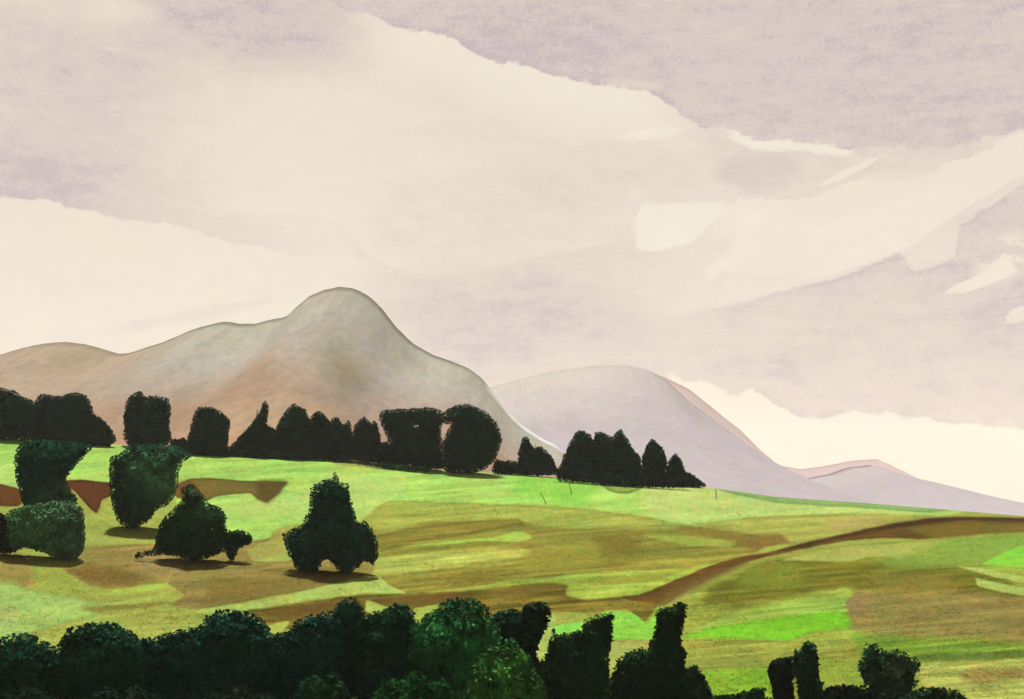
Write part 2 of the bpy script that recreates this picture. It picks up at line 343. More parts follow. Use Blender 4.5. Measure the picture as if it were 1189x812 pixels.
def col_main(px, s, prof, H):
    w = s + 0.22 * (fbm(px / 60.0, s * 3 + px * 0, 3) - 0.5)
    c = ramp(np.clip(w, 0, 1), [(0, (202, 192, 164)), (0.10, (202, 192, 170)), (0.22, (200, 186, 168)), (0.33, (198, 176, 154)), (0.44, (194, 160, 132)), (0.54, (190, 150, 116)), (0.66, (206, 160, 126)), (1, (190, 156, 116))])  # orange-pink towards the base: low haze put into the colour
    ol = np.exp(-((px - 438) / 30) ** 2 - ((s - 0.36 - (px - 438) / 400) / 0.10) ** 2) * (0.4 + fbm(px / 12.0, s * 14 + px * 0, 3))
    ol = np.clip(ol, 0, 1)[:, None] * 0.75
    c = c * (1 - ol) + lin((146, 136, 78)) * ol
    lf = np.clip((250 - px) / 90, 0, 1)[:, None] * 0.85          # browner bracken on the left shoulder
    c = c * (1 - lf) + lin((200, 168, 136)) * lf
    dip = np.exp(-((px - 118 + 60 * s) / 26) ** 2 - ((s - 0.09) / 0.10) ** 2)[:, None] * 0.5     # olive fold behind the low shoulder
    c = c * (1 - dip) + lin((150, 134, 96)) * dip
    mv = np.clip(np.exp(-((px - 480) / 55) ** 2 - ((s - 0.42) / 0.12) ** 2) * (0.3 + fbm(px / 18.0, s * 9 + px * 0, 3)), 0, 1)[:, None] * 0.6
    c = c * (1 - mv) + lin((176, 146, 136)) * mv
    pe = np.clip(np.exp(-((px - 425) / 40) ** 2 - ((s - 0.62) / 0.10) ** 2) * (0.3 + fbm(px / 14.0 + 5, s * 9 + px * 0, 3)), 0, 1)[:, None] * 0.7
    c = c * (1 - pe) + lin((226, 190, 146)) * pe
    q = (fbm(px / 4.0, s * 75 + px * 0, 4) - 0.5)[:, None]; q2 = (fbm(px / 9.0 + 60, s * 40 + px * 0, 4) - 0.5)[:, None]; q3 = (fbm(px / 34.0 + 15, s * 7 + px * 0, 4) - 0.5)[:, None]
    c = c * (1 + 0.5 * q + 0.34 * q3 + q2 * np.array([0.24, -0.02, -0.26]))
    if s < 0.02:                                                   # peaty rim along the skyline
        a = np.interp(px, [-60, 30, 80, 120, 140, 200, 400, 520, 570, 590], [0.3, 0.5, 0.6, 0.4, 0.6, 0.75, 0.75, 0.8, 0.3, 0.0])[:, None] * (0.8 if s > 0 else 1.15)
        c = c * (1 - a) + lin((98, 90, 58)) * a
    if s < 0.05:
        a = np.interp(px, [562, 574, 600, 648, 660], [0, 1, 1, 1, 0])[:, None] * (np.ones_like(px) if s < 0.035 else np.clip((px - 612) / 12, 0, 1))[:, None]   # bare pale scree edge
        c = c * (1 - a) + lin((255, 250, 240)) * 1.1 * a
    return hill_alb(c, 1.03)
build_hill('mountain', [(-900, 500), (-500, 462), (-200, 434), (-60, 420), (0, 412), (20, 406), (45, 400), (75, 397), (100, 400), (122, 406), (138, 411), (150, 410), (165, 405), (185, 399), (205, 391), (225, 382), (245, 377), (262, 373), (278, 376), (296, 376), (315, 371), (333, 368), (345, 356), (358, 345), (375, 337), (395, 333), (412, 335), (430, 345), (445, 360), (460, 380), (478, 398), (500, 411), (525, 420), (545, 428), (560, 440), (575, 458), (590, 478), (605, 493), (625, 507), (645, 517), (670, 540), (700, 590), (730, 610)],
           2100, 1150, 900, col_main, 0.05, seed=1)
def col_lilac(px, s, prof, H):
    w = s + 0.2 * (fbm(px / 70.0 + 3, s * 3 + px * 0, 3) - 0.5)
    c = ramp(np.clip(w, 0, 1), [(0, (212, 194, 194)), (0.3, (206, 188, 192)), (0.6, (212, 194, 197)), (1, (214, 194, 194))])
    f = (np.clip((770 - px) / 90, 0, 1) * np.clip(1 - s / 0.45, 0, 1) ** 0.8)[:, None]      # left top paled to melt into the cloud: haze put into the colour
    c = c * (1 - f) + lin((236, 219, 207)) * (0.84 if s < 0.02 or s == 0.3 else 1.0) * f  # crest and back rows coloured darker to offset the sun on them
    q = (fbm(px / 4.0 + 20, s * 60 + px * 0, 4) - 0.5)[:, None]; q2 = (fbm(px / 12.0 + 33, s * 20 + px * 0, 3) - 0.5)[:, None]
    c = c * (1 + 0.24 * q + q2 * np.array([0.14, -0.08, 0.16]))
    if s < 0.02:
        a = np.interp(px, [750, 790, 950, 1200], [0.0, 0.9, 0.9, 0.6])[:, None]
        c = c * (1 - a) + lin((136, 112, 124)) * a
    return hill_alb(c, 1.04)
build_hill('mountain.001', [(300, 540), (420, 500), (520, 466), (580, 446), (640, 431), (690, 424), (730, 424), (755, 430), (770, 439), (785, 452), (800, 466), (820, 482), (845, 500), (870, 518), (888, 536), (905, 547), (935, 556), (960, 551), (985, 543), (1010, 540), (1030, 545), (1050, 554), (1070, 562), (1090, 570), (1120, 578), (1138, 583), (1150, 590), (1180, 601), (1240, 612)], 3600, 1700, 1000, col_lilac, 0.08, base=-30, seed=7)
def col_pink(px, s, prof, H):
    c = ramp(s * np.ones_like(px), [(0, (226, 192, 188)), (0.5, (222, 194, 192)), (1, (216, 192, 190))])
    wr = np.clip((px - 1120) / 30, 0, 1)[:, None] * 0.8
    c = c * (1 - wr) + lin((226, 186, 158)) * wr
    if s < 0.02:
        c = c * 0.35 + lin((190, 134, 130)) * 0.65
    return hill_alb(c, 1.04)
build_hill('mountain.002', [(560, 470), (700, 430), (770, 437), (800, 452), (830, 476), (860, 500), (880, 520), (905, 541), (930, 545), (960, 541), (990, 535), (1018, 533), (1036, 541), (1062, 557), (1090, 571), (1120, 586), (1140, 591), (1160, 588), (1176, 587), (1200, 593), (1260, 596), (1400, 590), (1700, 580), (2200, 596)], 5200, 1500, 1200, col_pink, 0.06, base=-30, seed=11)

# ------------------------------------------------------------------ trees
def leaf_mesh(name, pos, nrm, size, cols, long=1.3):
    """leaf-sized faces: one small irregular quad each"""
    n = len(pos)
    r = rng.normal(size=(n, 3))
    t = np.cross(nrm, r); t /= np.linalg.norm(t, axis=1, keepdims=True) + 1e-9
    b = np.cross(nrm, t)
    sx = (size * rng.uniform(0.7, 1.4, n))[:, None]; sy = sx * long * rng.uniform(0.6, 1.2, n)[:, None]
    bend = nrm * sx * 0.25
    V = np.stack([pos - b * sy - bend, pos + t * sx * rng.uniform(0.6, 1.1, n)[:, None], pos + b * sy - bend, pos - t * sx * rng.uniform(0.6, 1.1, n)[:, None]], 1)
    Fc = np.arange(n * 4).reshape(n, 4)
    return np_mesh(name, V.reshape(-1, 3), Fc, M_leaf, np.repeat(cols, 4, 0))

def tube(pts, radii, seg=7):
    pts = np.asarray(pts, float); Vs = []; Fs = []
    for p, r in zip(pts, radii):
        a = np.linspace(0, 2 * math.pi, seg, endpoint=False)
        Vs.append(np.stack([p[0] + r * np.cos(a), p[1] + r * np.sin(a), np.full(seg, p[2])], -1))
    n = len(pts)
    for i in range(n - 1):
        for j in range(seg):
            Fs.append([i * seg + j, i * seg + (j + 1) % seg, (i + 1) * seg + (j + 1) % seg, (i + 1) * seg + j])
    return np.concatenate(Vs), np.array(Fs)

TREE_COUNT = [0]
def crown_points(poly, d, n, thick, holes=()):
    P = smooth_poly(poly, 1, 0.14)
    lo, hi = P.min(0), P.max(0)
    out = []
    tot = 0
    while tot < n:
        q = rng.uniform(lo, hi, (n * 2, 2))
        # ragged edge: move the outline in and out leaf by leaf and clump by clump
        rag = (fbm(q[:, 0] / 5.0 + 31, q[:, 1] / 5.0 + TREE_COUNT[0] * 7, 3) - 0.5) * 3.4
        sd = sdist(q[:, 0], q[:, 1], P)
        ok = sd + rag - 0.2 > 0
        for h in holes:
            ok &= sdist(q[:, 0], q[:, 1], h) < 0
        q = q[ok]; sd = sd[ok]
        out.append(np.column_stack([q, np.maximum(sd, 0.3)])); tot += len(q)
    A = np.concatenate(out)[:n]
    R = max(A[:, 2].max(), 3.0)
    e = np.clip(A[:, 2] / R, 0, 1)
    T = R * np.sqrt(np.maximum(1 - (1 - e) ** 2, 0.02)) * thick
    T *= 0.75 + 0.6 * fbm(A[:, 0] / 9.0 + 3, A[:, 1] / 9.0 + TREE_COUNT[0], 2)      # clumps push out and sink in
    sgn = np.where(rng.random(n) < 0.72, -1, 1)
    off = sgn * T * np.sqrt(rng.uniform(0.25, 1, n))
    return A[:, :2], A[:, 2], off, R, T

def make_tree(kind, label, cat, group, poly, base, col, dens=1.0, leaf=0.36, thick=0.85, col2=None, spot=None, trunk=True, holes=(), long=1.3, d=None, var=0.2):
    TREE_COUNT[0] += 1
    bx, by = base
    g = ground_pt(bx, by)
    d = g[1]
    m = d / F                                    # metres per picture unit at that distance
    view = np.array([g[0], g[1], 0.0]); view /= np.linalg.norm(view)
    P = np.asarray(poly, float)
    area = 0.5 * abs(np.dot(P[:, 0], np.roll(P[:, 1], -1)) - np.dot(P[:, 1], np.roll(P[:, 0], -1)))
    n = int(max(500, dens * area * m * m / (leaf * leaf) * 8.0))
    q, sd, off, R, T = crown_points(poly, d, n, thick, holes)
    pos = np.zeros((n, 3))
    pos[:, 0] = (q[:, 0] - bx) * m
    pos[:, 2] = (by - q[:, 1]) * m
    pos += view[None, :] * (off * m)[:, None]
    pos[:, 2] = np.maximum(pos[:, 2], 0.05)
    cen = P.mean(0)
    outw = np.stack([(q[:, 0] - cen[0]) / R, np.zeros(n), (cen[1] - q[:, 1]) / R], -1) * 0.5 + view[None, :] * (off / (R + 1e-6))[:, None]
    nrm = outw + rng.normal(size=(n, 3)) * 0.5 + np.array([0, 0, 0.45])
    nrm /= np.linalg.norm(nrm, axis=1, keepdims=True) + 1e-9
    c = np.tile(np.asarray(col, float), (n, 1))
    if col2 is not None and spot is not None:
        w = np.zeros(n)
        for (sx, sy, sr) in spot:
            w = np.maximum(w, np.exp(-(((q[:, 0] - sx) ** 2 + (q[:, 1] - sy) ** 2) / sr ** 2)))
        w = np.clip(w * (0.55 + 0.9 * fbm(q[:, 0] / 8.0, q[:, 1] / 8.0, 3)), 0, 1)[:, None]
        c = c * (1 - w) + np.asarray(col2, float) * w
    cl = 1 + var * 1.6 * (fbm(q[:, 0] / 10.0 + 7 * TREE_COUNT[0], q[:, 1] / 10.0, 3) - 0.5)
    c = c * (cl * rng.uniform(1 - 0.5 * var, 1 + 0.5 * var, n))[:, None]
    c[:, 0] *= rng.uniform(0.75, 1.1, n)
    c *= 0.8
    inner = (sd > np.maximum(0.14 * R, 2.5)) & (np.abs(off) < 0.85 * T) & (rng.random(n) < 0.6)
    me = leaf_mesh('crown' if trunk else kind, pos, nrm, leaf * 0.5 * np.where(inner, 2.7, 1.0), c, long)
    if not trunk:
        o = link(bpy.data.objects.new(kind, me)); o.location = g
        return tag(o, label, cat, group)
    root = link(bpy.data.objects.new(kind, None)); root.location = g; root.empty_display_size = 1.0
    tag(root, label, cat, group)
    link(bpy.data.objects.new('crown', me), root)
    top = (by - P[:, 1].min()) * m
    tx = (cen[0] - bx) * m
    r0 = max(0.16, top * 0.028)
    hs = np.linspace(-0.4, top * 0.8, 7)
    pts = [(tx * (max(h, 0) / top) ** 1.3 + 0.05 * math.sin(h * 1.7), 0.05 * math.cos(h * 1.3), h) for h in hs]
    rad = [r0 * (1.35 - 1.15 * i / 6) for i in range(7)]
    V, Fq = tube(pts, rad)
    Vs, Fs = [V], [Fq]; cnt = len(V)
    for k in range(4):
        a = k * 1.9 + TREE_COUNT[0]; h0 = top * (0.25 + 0.12 * k); L = R * m * 0.32
        p0 = np.array([tx * (h0 / top) ** 1.3, 0, h0])
        lp = [p0 + np.array([math.cos(a) * L * s, math.sin(a) * L * s * 0.7, L * s * (0.5 + 0.4 * s)]) for s in (0, 0.35, 0.7, 1)]
        v, f = tube(lp, [r0 * 0.5, r0 * 0.38, r0 * 0.25, r0 * 0.1], 5)
        Vs.append(v); Fs.append(f + cnt); cnt += len(v)
    V = np.concatenate(Vs); Fq = np.concatenate(Fs)
    tm = np_mesh('trunk', V, Fq, M_bark, np.tile(np.array([0.045, 0.036, 0.026]), (len(V), 1)), True)
    link(bpy.data.objects.new('trunk', tm), root)
    return root

DK = (0.003, 0.030, 0.014)        # nearly black olive pine
DG = (0.012, 0.060, 0.034)        # deep green
BGN = (0.008, 0.038, 0.026)       # bluish green
MG = (0.035, 0.095, 0.038)        # mid green
LG = (0.075, 0.135, 0.040)        # light green
R_ = 'trees along the brow of the hill'
def ridge(kind, label, cat, poly, base, col=DK, **k):
    return make_tree(kind, label, cat, R_, poly, base, col, leaf=k.pop('leaf', 0.36), **k)

ridge('broadleaf_tree', 'dark spreading tree at the far left end of the ridge line', 'tree',
      [(-30, 470), (-12, 452), (0, 450), (15, 453), (28, 461), (42, 468), (48, 490), (42, 513), (20, 512), (0, 510), (-26, 508)], (5, 511))
ridge('broadleaf_tree', 'broad dark tree with a bumpy two-humped top at the left end of the ridge', 'tree',
      [(36, 514), (34, 485), (41, 464), (50, 457), (62, 459), (70, 461), (80, 457), (92, 456), (103, 462), (108, 475), (110, 495), (106, 517), (75, 517)], (72, 515))
ridge('bush', 'low rounded dark bush sloping down beside the two-humped tree on the ridge', 'bush',
      [(96, 518), (98, 488), (109, 481), (120, 487), (128, 497), (136, 512), (125, 520)], (114, 518), trunk=False)
ridge('broadleaf_tree', 'square-topped dark tree standing alone above the tall green column tree', 'tree',
      [(143, 510), (143, 485), (147, 465), (152, 458), (163, 454), (168, 461), (180, 459), (195, 463), (199, 475), (197, 495), (200, 514), (185, 520), (150, 520)], (170, 520))
ridge('bush', 'small dark bush filling the gap right of the square-topped tree', 'bush',
      [(196, 520), (200, 508), (206, 510), (214, 507), (220, 515), (218, 530), (202, 530)], (208, 526), trunk=False)
ridge('broadleaf_tree', 'dark barrel-shaped tree with slanting flat top leaning right on the ridge', 'tree',
      [(214, 520), (220, 500), (226, 478), (231, 472), (245, 473), (258, 478), (269, 488), (266, 502), (265, 528), (240, 530), (216, 528)], (240, 528))
ridge('conifer_tree', 'dark wispy tree with one tall thin spike rising from a sloping left side', 'tree',
      [(262, 524), (278, 507), (290, 495), (300, 482), (304, 470), (307, 462), (312, 472), (311, 482), (310, 495), (318, 497), (324, 506), (320, 530), (266, 531)], (295, 530))
ridge('conifer_tree', 'dark peaked conifer immediately right of the thin spiked tree', 'tree',
      [(316, 530), (317, 510), (324, 488), (334, 475), (341, 468), (350, 473), (356, 477), (359, 486), (366, 492), (369, 533), (340, 533)], (342, 532))
ridge('conifer_tree', 'narrow dark conifer with rounded head, third of the close row before the gap', 'tree',
      [(360, 530), (360, 486), (367, 476), (375, 480), (383, 488), (388, 500), (388, 534), (370, 534)], (374, 533))
ridge('conifer_tree', 'dark conifer with two short ragged points in the close ridge row', 'tree',
      [(382, 532), (383, 487), (392, 484), (399, 493), (405, 486), (410, 500), (414, 535), (396, 536)], (398, 535))
ridge('conifer_tree', 'slim pointed dark conifer ending the close row, left of the flat crown', 'tree',
      [(407, 532), (410, 497), (418, 486), (424, 483), (430, 492), (437, 489), (441, 502), (443, 516), (446, 538), (420, 538)], (427, 537))
ridge('pine_tree', 'dark flat-topped tree with wide overhanging crown and a bright gap beneath it', 'tree',
      [(440, 480), (446, 476), (480, 474), (505, 473), (514, 479), (516, 490), (512, 499), (513, 520), (516, 548), (480, 544), (450, 538), (452, 515), (447, 502), (441, 490)], (482, 544),
      holes=[[(477, 493), (487, 491), (490, 496), (480, 498)]])
ridge('broadleaf_tree', 'large round dark tree, the biggest globe-shaped crown on the ridge', 'tree',
      [(512, 488), (514, 480), (522, 474), (532, 469), (545, 469), (562, 477), (574, 487), (581, 500), (584, 512), (579, 525), (574, 537), (560, 547), (545, 551), (520, 550), (509, 538), (512, 517), (518, 503), (525, 492), (518, 494)], (543, 550))
ridge('hedge', 'low dark hedge joining the round tree and the small pointed conifer on the ridge', 'hedge',
      [(570, 550), (574, 533), (588, 535), (604, 536), (608, 552), (590, 551)], (589, 551), trunk=False, thick=0.6)
ridge('hedge', 'low dark hedge under the flat-topped tree and the slim conifer beside it', 'hedge',
      [(436, 540), (440, 515), (447, 512), (456, 518), (470, 530), (472, 544), (452, 541)], (455, 541), trunk=False, thick=0.6)
ridge('hedge', 'dark green undergrowth strip under the barrel-shaped and spiked ridge trees', 'hedge',
      [(200, 528), (215, 518), (260, 522), (330, 524), (400, 528), (440, 532), (440, 541), (400, 537), (330, 533), (260, 532), (215, 533)], (320, 533), col=DG, trunk=False, thick=0.9)
ridge('hedge', 'mid green low hedge strip in front of the flat-topped tree', 'hedge',
      [(410, 539), (440, 537), (470, 540), (500, 542), (503, 549), (492, 551), (470, 546), (430, 543)], (458, 546), col=(0.02, 0.075, 0.016), trunk=False, thick=0.9)
RC = (0.003, 0.031, 0.019)
ridge('conifer_tree', 'small dark conifer with a stepped right side standing before the pale gully', 'tree',
      [(600, 546), (602, 520), (608, 508), (612, 506), (617, 515), (621, 521), (626, 517), (635, 525), (643, 532), (650, 551), (630, 553), (603, 552)], (624, 552), RC)
ridge('conifer_tree', 'tall blunt dark conifer at the left of the right-hand clump on the ridge', 'tree',
      [(644, 553), (654, 530), (664, 508), (672, 499), (680, 501), (687, 508), (693, 520), (699, 557), (660, 556)], (672, 556), RC)
ridge('conifer_tree', 'dark blunt-headed conifer second from the left in the right-hand clump', 'tree',
      [(686, 556), (687, 515), (692, 501), (701, 502), (711, 508), (714, 520), (716, 560), (700, 559)], (700, 558), BGN)
ridge('conifer_tree', 'tallest pointed dark conifer in the middle of the right-hand clump', 'tree',
      [(706, 558), (709, 515), (715, 502), (721, 498), (727, 508), (735, 521), (743, 530), (750, 561), (724, 561)], (726, 560), RC)
ridge('conifer_tree', 'separate dark peaked conifer right of the tallest one, before the little end tree', 'tree',
      [(742, 560), (746, 530), (750, 518), (756, 509), (763, 513), (771, 522), (775, 536), (776, 563), (756, 563)], (759, 562), RC)
ridge('conifer_tree', 'smallest dark conifer at the right end of the ridge trees', 'tree',
      [(770, 562), (775, 540), (779, 530), (785, 526), (791, 533), (796, 547), (803, 552), (805, 565), (780, 565)], (786, 564), RC)
ridge('bush', 'low dark bush tapering away right of the smallest end conifer', 'bush',
      [(794, 564), (798, 548), (806, 552), (814, 558), (822, 565), (812, 567)], (806, 566), DK, trunk=False)
ridge('hedge', 'low dark hedge along the foot of the right-hand conifer clump', 'hedge',
      [(644, 548), (700, 551), (760, 555), (800, 558), (804, 568), (760, 568), (700, 564), (644, 559)], (724, 565), col=RC, trunk=False, thick=0.9)

V_ = 'trees on the slope below the brow'
def slope(kind, label, cat, poly, base, col=DG, **k):
    return make_tree(kind, label, cat, V_, poly, base, col, leaf=k.pop('leaf', 0.28), **k)
slope('broadleaf_tree', 'tall waisted dark green tree at the left, rising above the dull square bush', 'tree',
      [(16, 535), (20, 518), (35, 510), (60, 511), (90, 514), (110, 516), (101, 528), (86, 543), (76, 557), (83, 570), (91, 580), (78, 600), (45, 602), (27, 592), (24, 575), (18, 555)], (56, 625), DG, col2=(0.05, 0.13, 0.06), spot=[(58, 592, 22), (78, 568, 12)])
slope('bush', 'dull grey-green square bush at the foot of the waisted tree', 'bush',
      [(4, 594), (25, 588), (50, 583), (88, 581), (97, 592), (99, 615), (98, 638), (90, 648), (70, 649), (45, 640), (30, 635), (14, 641), (5, 630)], (60, 649), (0.060, 0.135, 0.065), trunk=False, col2=(0.085, 0.22, 0.08), spot=[(40, 618, 26)])
slope('bush', 'almost black round bush cut by the left picture edge', 'bush',
      [(-30, 605), (-15, 592), (0, 594), (12, 603), (21, 618), (24, 634), (15, 643), (0, 642), (-26, 640)], (2, 645), (0.010, 0.017, 0.010), trunk=False)
slope('broadleaf_tree', 'tall column of dark and mid green foliage below the square-topped tree', 'tree',
      [(127, 540), (126, 532), (140, 527), (152, 516), (180, 514), (210, 518), (224, 530), (212, 536), (208, 550), (207, 562), (204, 574), (193, 588), (180, 593), (176, 603), (163, 611), (150, 613), (138, 608), (131, 594), (127, 575)], (156, 614), DG,
      col2=(0.09, 0.22, 0.09), spot=[(188, 560, 26), (168, 545, 16)])
slope('broadleaf_tree', 'bulky dark tree with a long low branch reaching left over the tan field', 'tree',
      [(180, 628), (186, 606), (200, 592), (212, 580), (210, 566), (224, 562), (236, 574), (241, 584), (256, 589), (263, 600), (263, 613), (268, 622), (262, 640), (250, 646), (225, 651), (200, 645), (175, 645), (155, 649), (157, 643), (180, 637)], (225, 652), (0.014, 0.050, 0.014),
      col2=MG, spot=[(235, 592, 16)])
slope('bush', 'small dark bush touching the right side of the low-branched tree', 'bush',
      [(258, 622), (266, 617), (277, 615), (288, 618), (293, 625), (290, 631), (277, 637), (271, 651), (266, 651), (262, 640)], (269, 652), (0.014, 0.042, 0.012), trunk=False)
slope('conifer_tree', 'lone dark bell-shaped tree with a tiny spike on top, amid the open field', 'tree',
      [(387, 549), (391, 548), (394, 560), (405.6, 561), (407, 578), (413, 600), (417, 607), (423, 605), (432, 613), (439, 632), (439, 646), (434.5, 657), (425, 652), (414, 659), (407, 667), (400, 667), (391, 660), (382, 650), (374, 652), (371, 662), (356, 668), (348, 664), (339, 654), (326, 621), (336, 615), (349, 611), (357, 596), (360, 580), (361, 564), (380, 555), (386, 556)], (404, 666), (0.010, 0.056, 0.032))

W_ = 'trees of the wood in front'
def wood(kind, label, cat, poly, base, col=DG, **k):
    return make_tree(kind, label, cat, k.pop('group', W_), poly, base, col, leaf=k.pop('leaf', 0.23), **k)
WD = (0.010, 0.042, 0.022)
wood('broadleaf_tree', 'dark rounded tree at the left bottom corner of the wood, leftmost of its trees', 'tree',
     [(-45, 850), (-48, 765), (-20, 745), (0, 741), (20, 735), (40, 737), (55, 746), (68, 753), (76, 790), (74, 860), (20, 870)], (10, 868), WD)
wood('broadleaf_tree', 'wide dark dome-crowned tree, second from the left in the front wood', 'tree',
     [(64, 754), (71, 738), (85, 727), (105, 723), (130, 722), (148, 730), (162, 740), (170, 770), (168, 840), (120, 865), (68, 860), (60, 800)], (112, 872), WD)
wood('broadleaf_tree', 'low dark tree filling the dip between two domed crowns in the front wood', 'tree',
     [(152, 744), (172, 741), (185, 739), (205, 731), (232, 727), (244, 737), (246, 800), (230, 860), (160, 860)], (198, 862), BGN)
wood('broadleaf_tree', 'tall smooth-domed dark tree, highest crown in the left half of the front wood', 'tree',
     [(224, 742), (231, 727), (240, 716), (255, 708), (275, 707), (295, 712), (308, 722), (317, 738), (322, 780), (310, 850), (240, 860), (220, 800)], (270, 874), (0.009, 0.040, 0.026))
wood('broadleaf_tree', 'dark tree with sloping left shoulder right of the tall smooth dome', 'tree',
     [(306, 742), (320, 735), (331, 736), (342, 722), (360, 714), (386, 709), (398, 722), (404, 780), (390, 860), (320, 860), (304, 795)], (352, 866), BGN)
wood('broadleaf_tree', 'narrow dark tree whose knob-shaped head touches the brown strip', 'tree',
     [(382, 722), (388, 705), (396, 696), (405, 694), (416, 697), (423, 707), (428, 730), (426, 810), (392, 810), (380, 765)], (404, 858), WD)
wood('broadleaf_tree', 'dark tree with a small round head beside a pale wedge of field', 'tree',
     [(413, 720), (432, 711), (448, 707), (456, 701), (472, 701), (480, 709), (484, 722), (490, 780), (478, 850), (420, 850), (410, 770)], (448, 864), WD)
wood('broadleaf_tree', 'largest dark green tree with a ragged peak in the middle of the front wood', 'tree',
     [(476, 724), (500, 710), (515, 698), (525, 693), (540, 693), (555, 696), (568, 707), (580, 730), (588, 790), (570, 860), (490, 860), (472, 790)], (528, 872), (0.012, 0.034, 0.014), col2=(0.028, 0.15, 0.04), spot=[(505, 735, 30), (555, 748, 34), (540, 775, 24)])
wood('broadleaf_tree', 'dark tree with twin low bumps between the ragged peak and the upright knob', 'tree',
     [(562, 728), (575, 711), (592, 706), (606, 710), (614, 730), (616, 800), (570, 800)], (590, 856), WD)
wood('broadleaf_tree', 'dark tree with an upright knob head at the right end of the dense wood', 'tree',
     [(598, 722), (609, 701), (625, 698), (638, 702), (641, 711), (636, 726), (629, 741), (621, 755), (627, 772), (626, 800), (600, 800)], (612, 860), (0.014, 0.032, 0.015))
FR = 'bushes in front of the wood'
wood('bush', 'pale green leafy bush, the lightest foliage in the front wood', 'bush',
     [(512, 840), (520, 806), (538, 792), (548, 772), (560, 760), (566, 744), (580, 752), (594, 738), (604, 752), (614, 760), (622, 776), (634, 796), (640, 830), (636, 890), (516, 890)], (584, 892), (0.014, 0.050, 0.016), trunk=False, col2=(0.055, 0.17, 0.030), spot=[(576, 774, 20), (594, 792, 18), (618, 806, 14), (556, 806, 14), (600, 765, 12)], group=FR, long=1.7, var=0.3)
wood('bush', 'dull green bush with a pale patch below the tree with the sloping left shoulder', 'bush',
     [(300, 850), (318, 822), (336, 812), (350, 792), (364, 782), (374, 788), (386, 778), (398, 790), (410, 812), (430, 836), (434, 890), (300, 890)], (370, 892), (0.008, 0.026, 0.014), trunk=False, col2=(0.018, 0.065, 0.018), spot=[(374, 806, 17), (388, 800, 9)], group=FR, long=1.7, var=0.3)
wood('bush', 'deep green bush below the ragged peak of the front wood', 'bush',
     [(404, 850), (416, 822), (432, 808), (450, 786), (466, 790), (480, 778), (500, 790), (516, 786), (534, 806), (552, 824), (560, 890), (404, 890)], (478, 892), (0.007, 0.028, 0.009), trunk=False, col2=(0.011, 0.058, 0.013), spot=[(520, 806, 34), (470, 792, 16), (432, 815, 15)], group=FR, long=1.6, var=0.3)
wood('bush', 'dark blue-green bush at the bottom under the tall smooth dome', 'bush',
     [(190, 850), (206, 822), (228, 812), (246, 796), (262, 802), (284, 790), (300, 802), (318, 806), (336, 830), (345, 890), (190, 890)], (268, 892), (0.011, 0.024, 0.015), trunk=False, group=FR, long=1.6)
wood('bush', 'black-green bush at the bottom under the wide dome crown', 'bush',
     [(76, 850), (90, 818), (108, 806), (124, 796), (140, 804), (158, 794), (178, 806), (198, 816), (222, 850), (224, 890), (76, 890)], (150, 892), (0.010, 0.022, 0.012), trunk=False, group=FR, long=1.6)
wood('bush', 'black-green bush in the bottom left corner under the rounded corner tree', 'bush',
     [(-60, 840), (-34, 810), (-10, 800), (10, 806), (30, 796), (56, 804), (76, 814), (98, 845), (102, 890), (-60, 890)], (20, 892), (0.010, 0.024, 0.013), trunk=False, group=FR, long=1.6)
SP = 'separate dark trees right of the wood'
wood('broadleaf_tree', 'square dark tree with a tiny spike at its corner, beside the post-shaped tree', 'tree',
     [(623, 775), (636, 757), (639, 735), (642, 726), (647, 738), (665, 733), (680, 731), (692, 745), (694, 860), (622, 860)], (658, 868), (0.016, 0.040, 0.017), group=SP)
wood('conifer_tree', 'upright post-shaped dark tree with a slanting flat top against the brown earth', 'tree',
     [(675, 765), (676, 720), (695, 713), (714, 710), (711, 735), (707, 760), (707, 785), (706, 862), (674, 862)], (690, 870), (0.016, 0.054, 0.018), group=SP)
wood('conifer_tree', 'tall dark tree with narrow flat-headed column top, standing between two bushes', 'tree',
     [(748, 766), (756, 742), (762, 725), (762, 707), (775, 704), (790, 698), (799, 702), (794, 725), (790, 747), (797, 757), (795, 770), (794, 860), (748, 860)], (772, 872), (0.014, 0.035, 0.013), group=SP)
wood('bush', 'dark domed bush on the left of the flat-headed column tree', 'bush',
     [(705, 795), (717, 766), (730, 757), (748, 751), (758, 760), (766, 860), (700, 862)], (734, 862), (0.014, 0.040, 0.016), trunk=False, group=SP)
wood('bush', 'dark sloping bush on the right of the flat-headed column tree', 'bush',
     [(786, 778), (802, 774), (808, 771), (818, 784), (824, 798), (834, 820), (832, 860), (782, 862)], (808, 862), (0.014, 0.040, 0.016), trunk=False, group=SP, col2=MG, spot=[(806, 803, 9)])
wood('bush', 'flat dark bush with a twig pointing right at the bottom edge', 'bush',
     [(822, 815), (835, 806), (855, 806), (870, 802), (885, 797), (891, 800), (886, 809), (900, 812), (900, 845), (824, 850)], (860, 852), (0.014, 0.048, 0.014), trunk=False, group=SP)
wood('bush', 'round-backed dark bush left of a thin bright slit', 'bush',
     [(891, 781), (895, 771), (903, 764), (915, 761), (925, 764), (925, 784), (921, 790), (922, 804), (927, 812), (928, 850), (896, 850), (898, 806)], (911, 850), (0.012, 0.022, 0.012), trunk=False, group=SP)
wood('conifer_tree', 'slim dark upright tree with rounded tip right of a thin bright slit', 'tree',
     [(921, 768), (923, 751), (930, 758), (932, 748), (940, 742), (947, 748), (949, 765), (951, 785), (957, 806), (957, 852), (926, 852), (927, 804), (926, 790), (921, 784)], (942, 854), (0.014, 0.042, 0.016), group=SP)
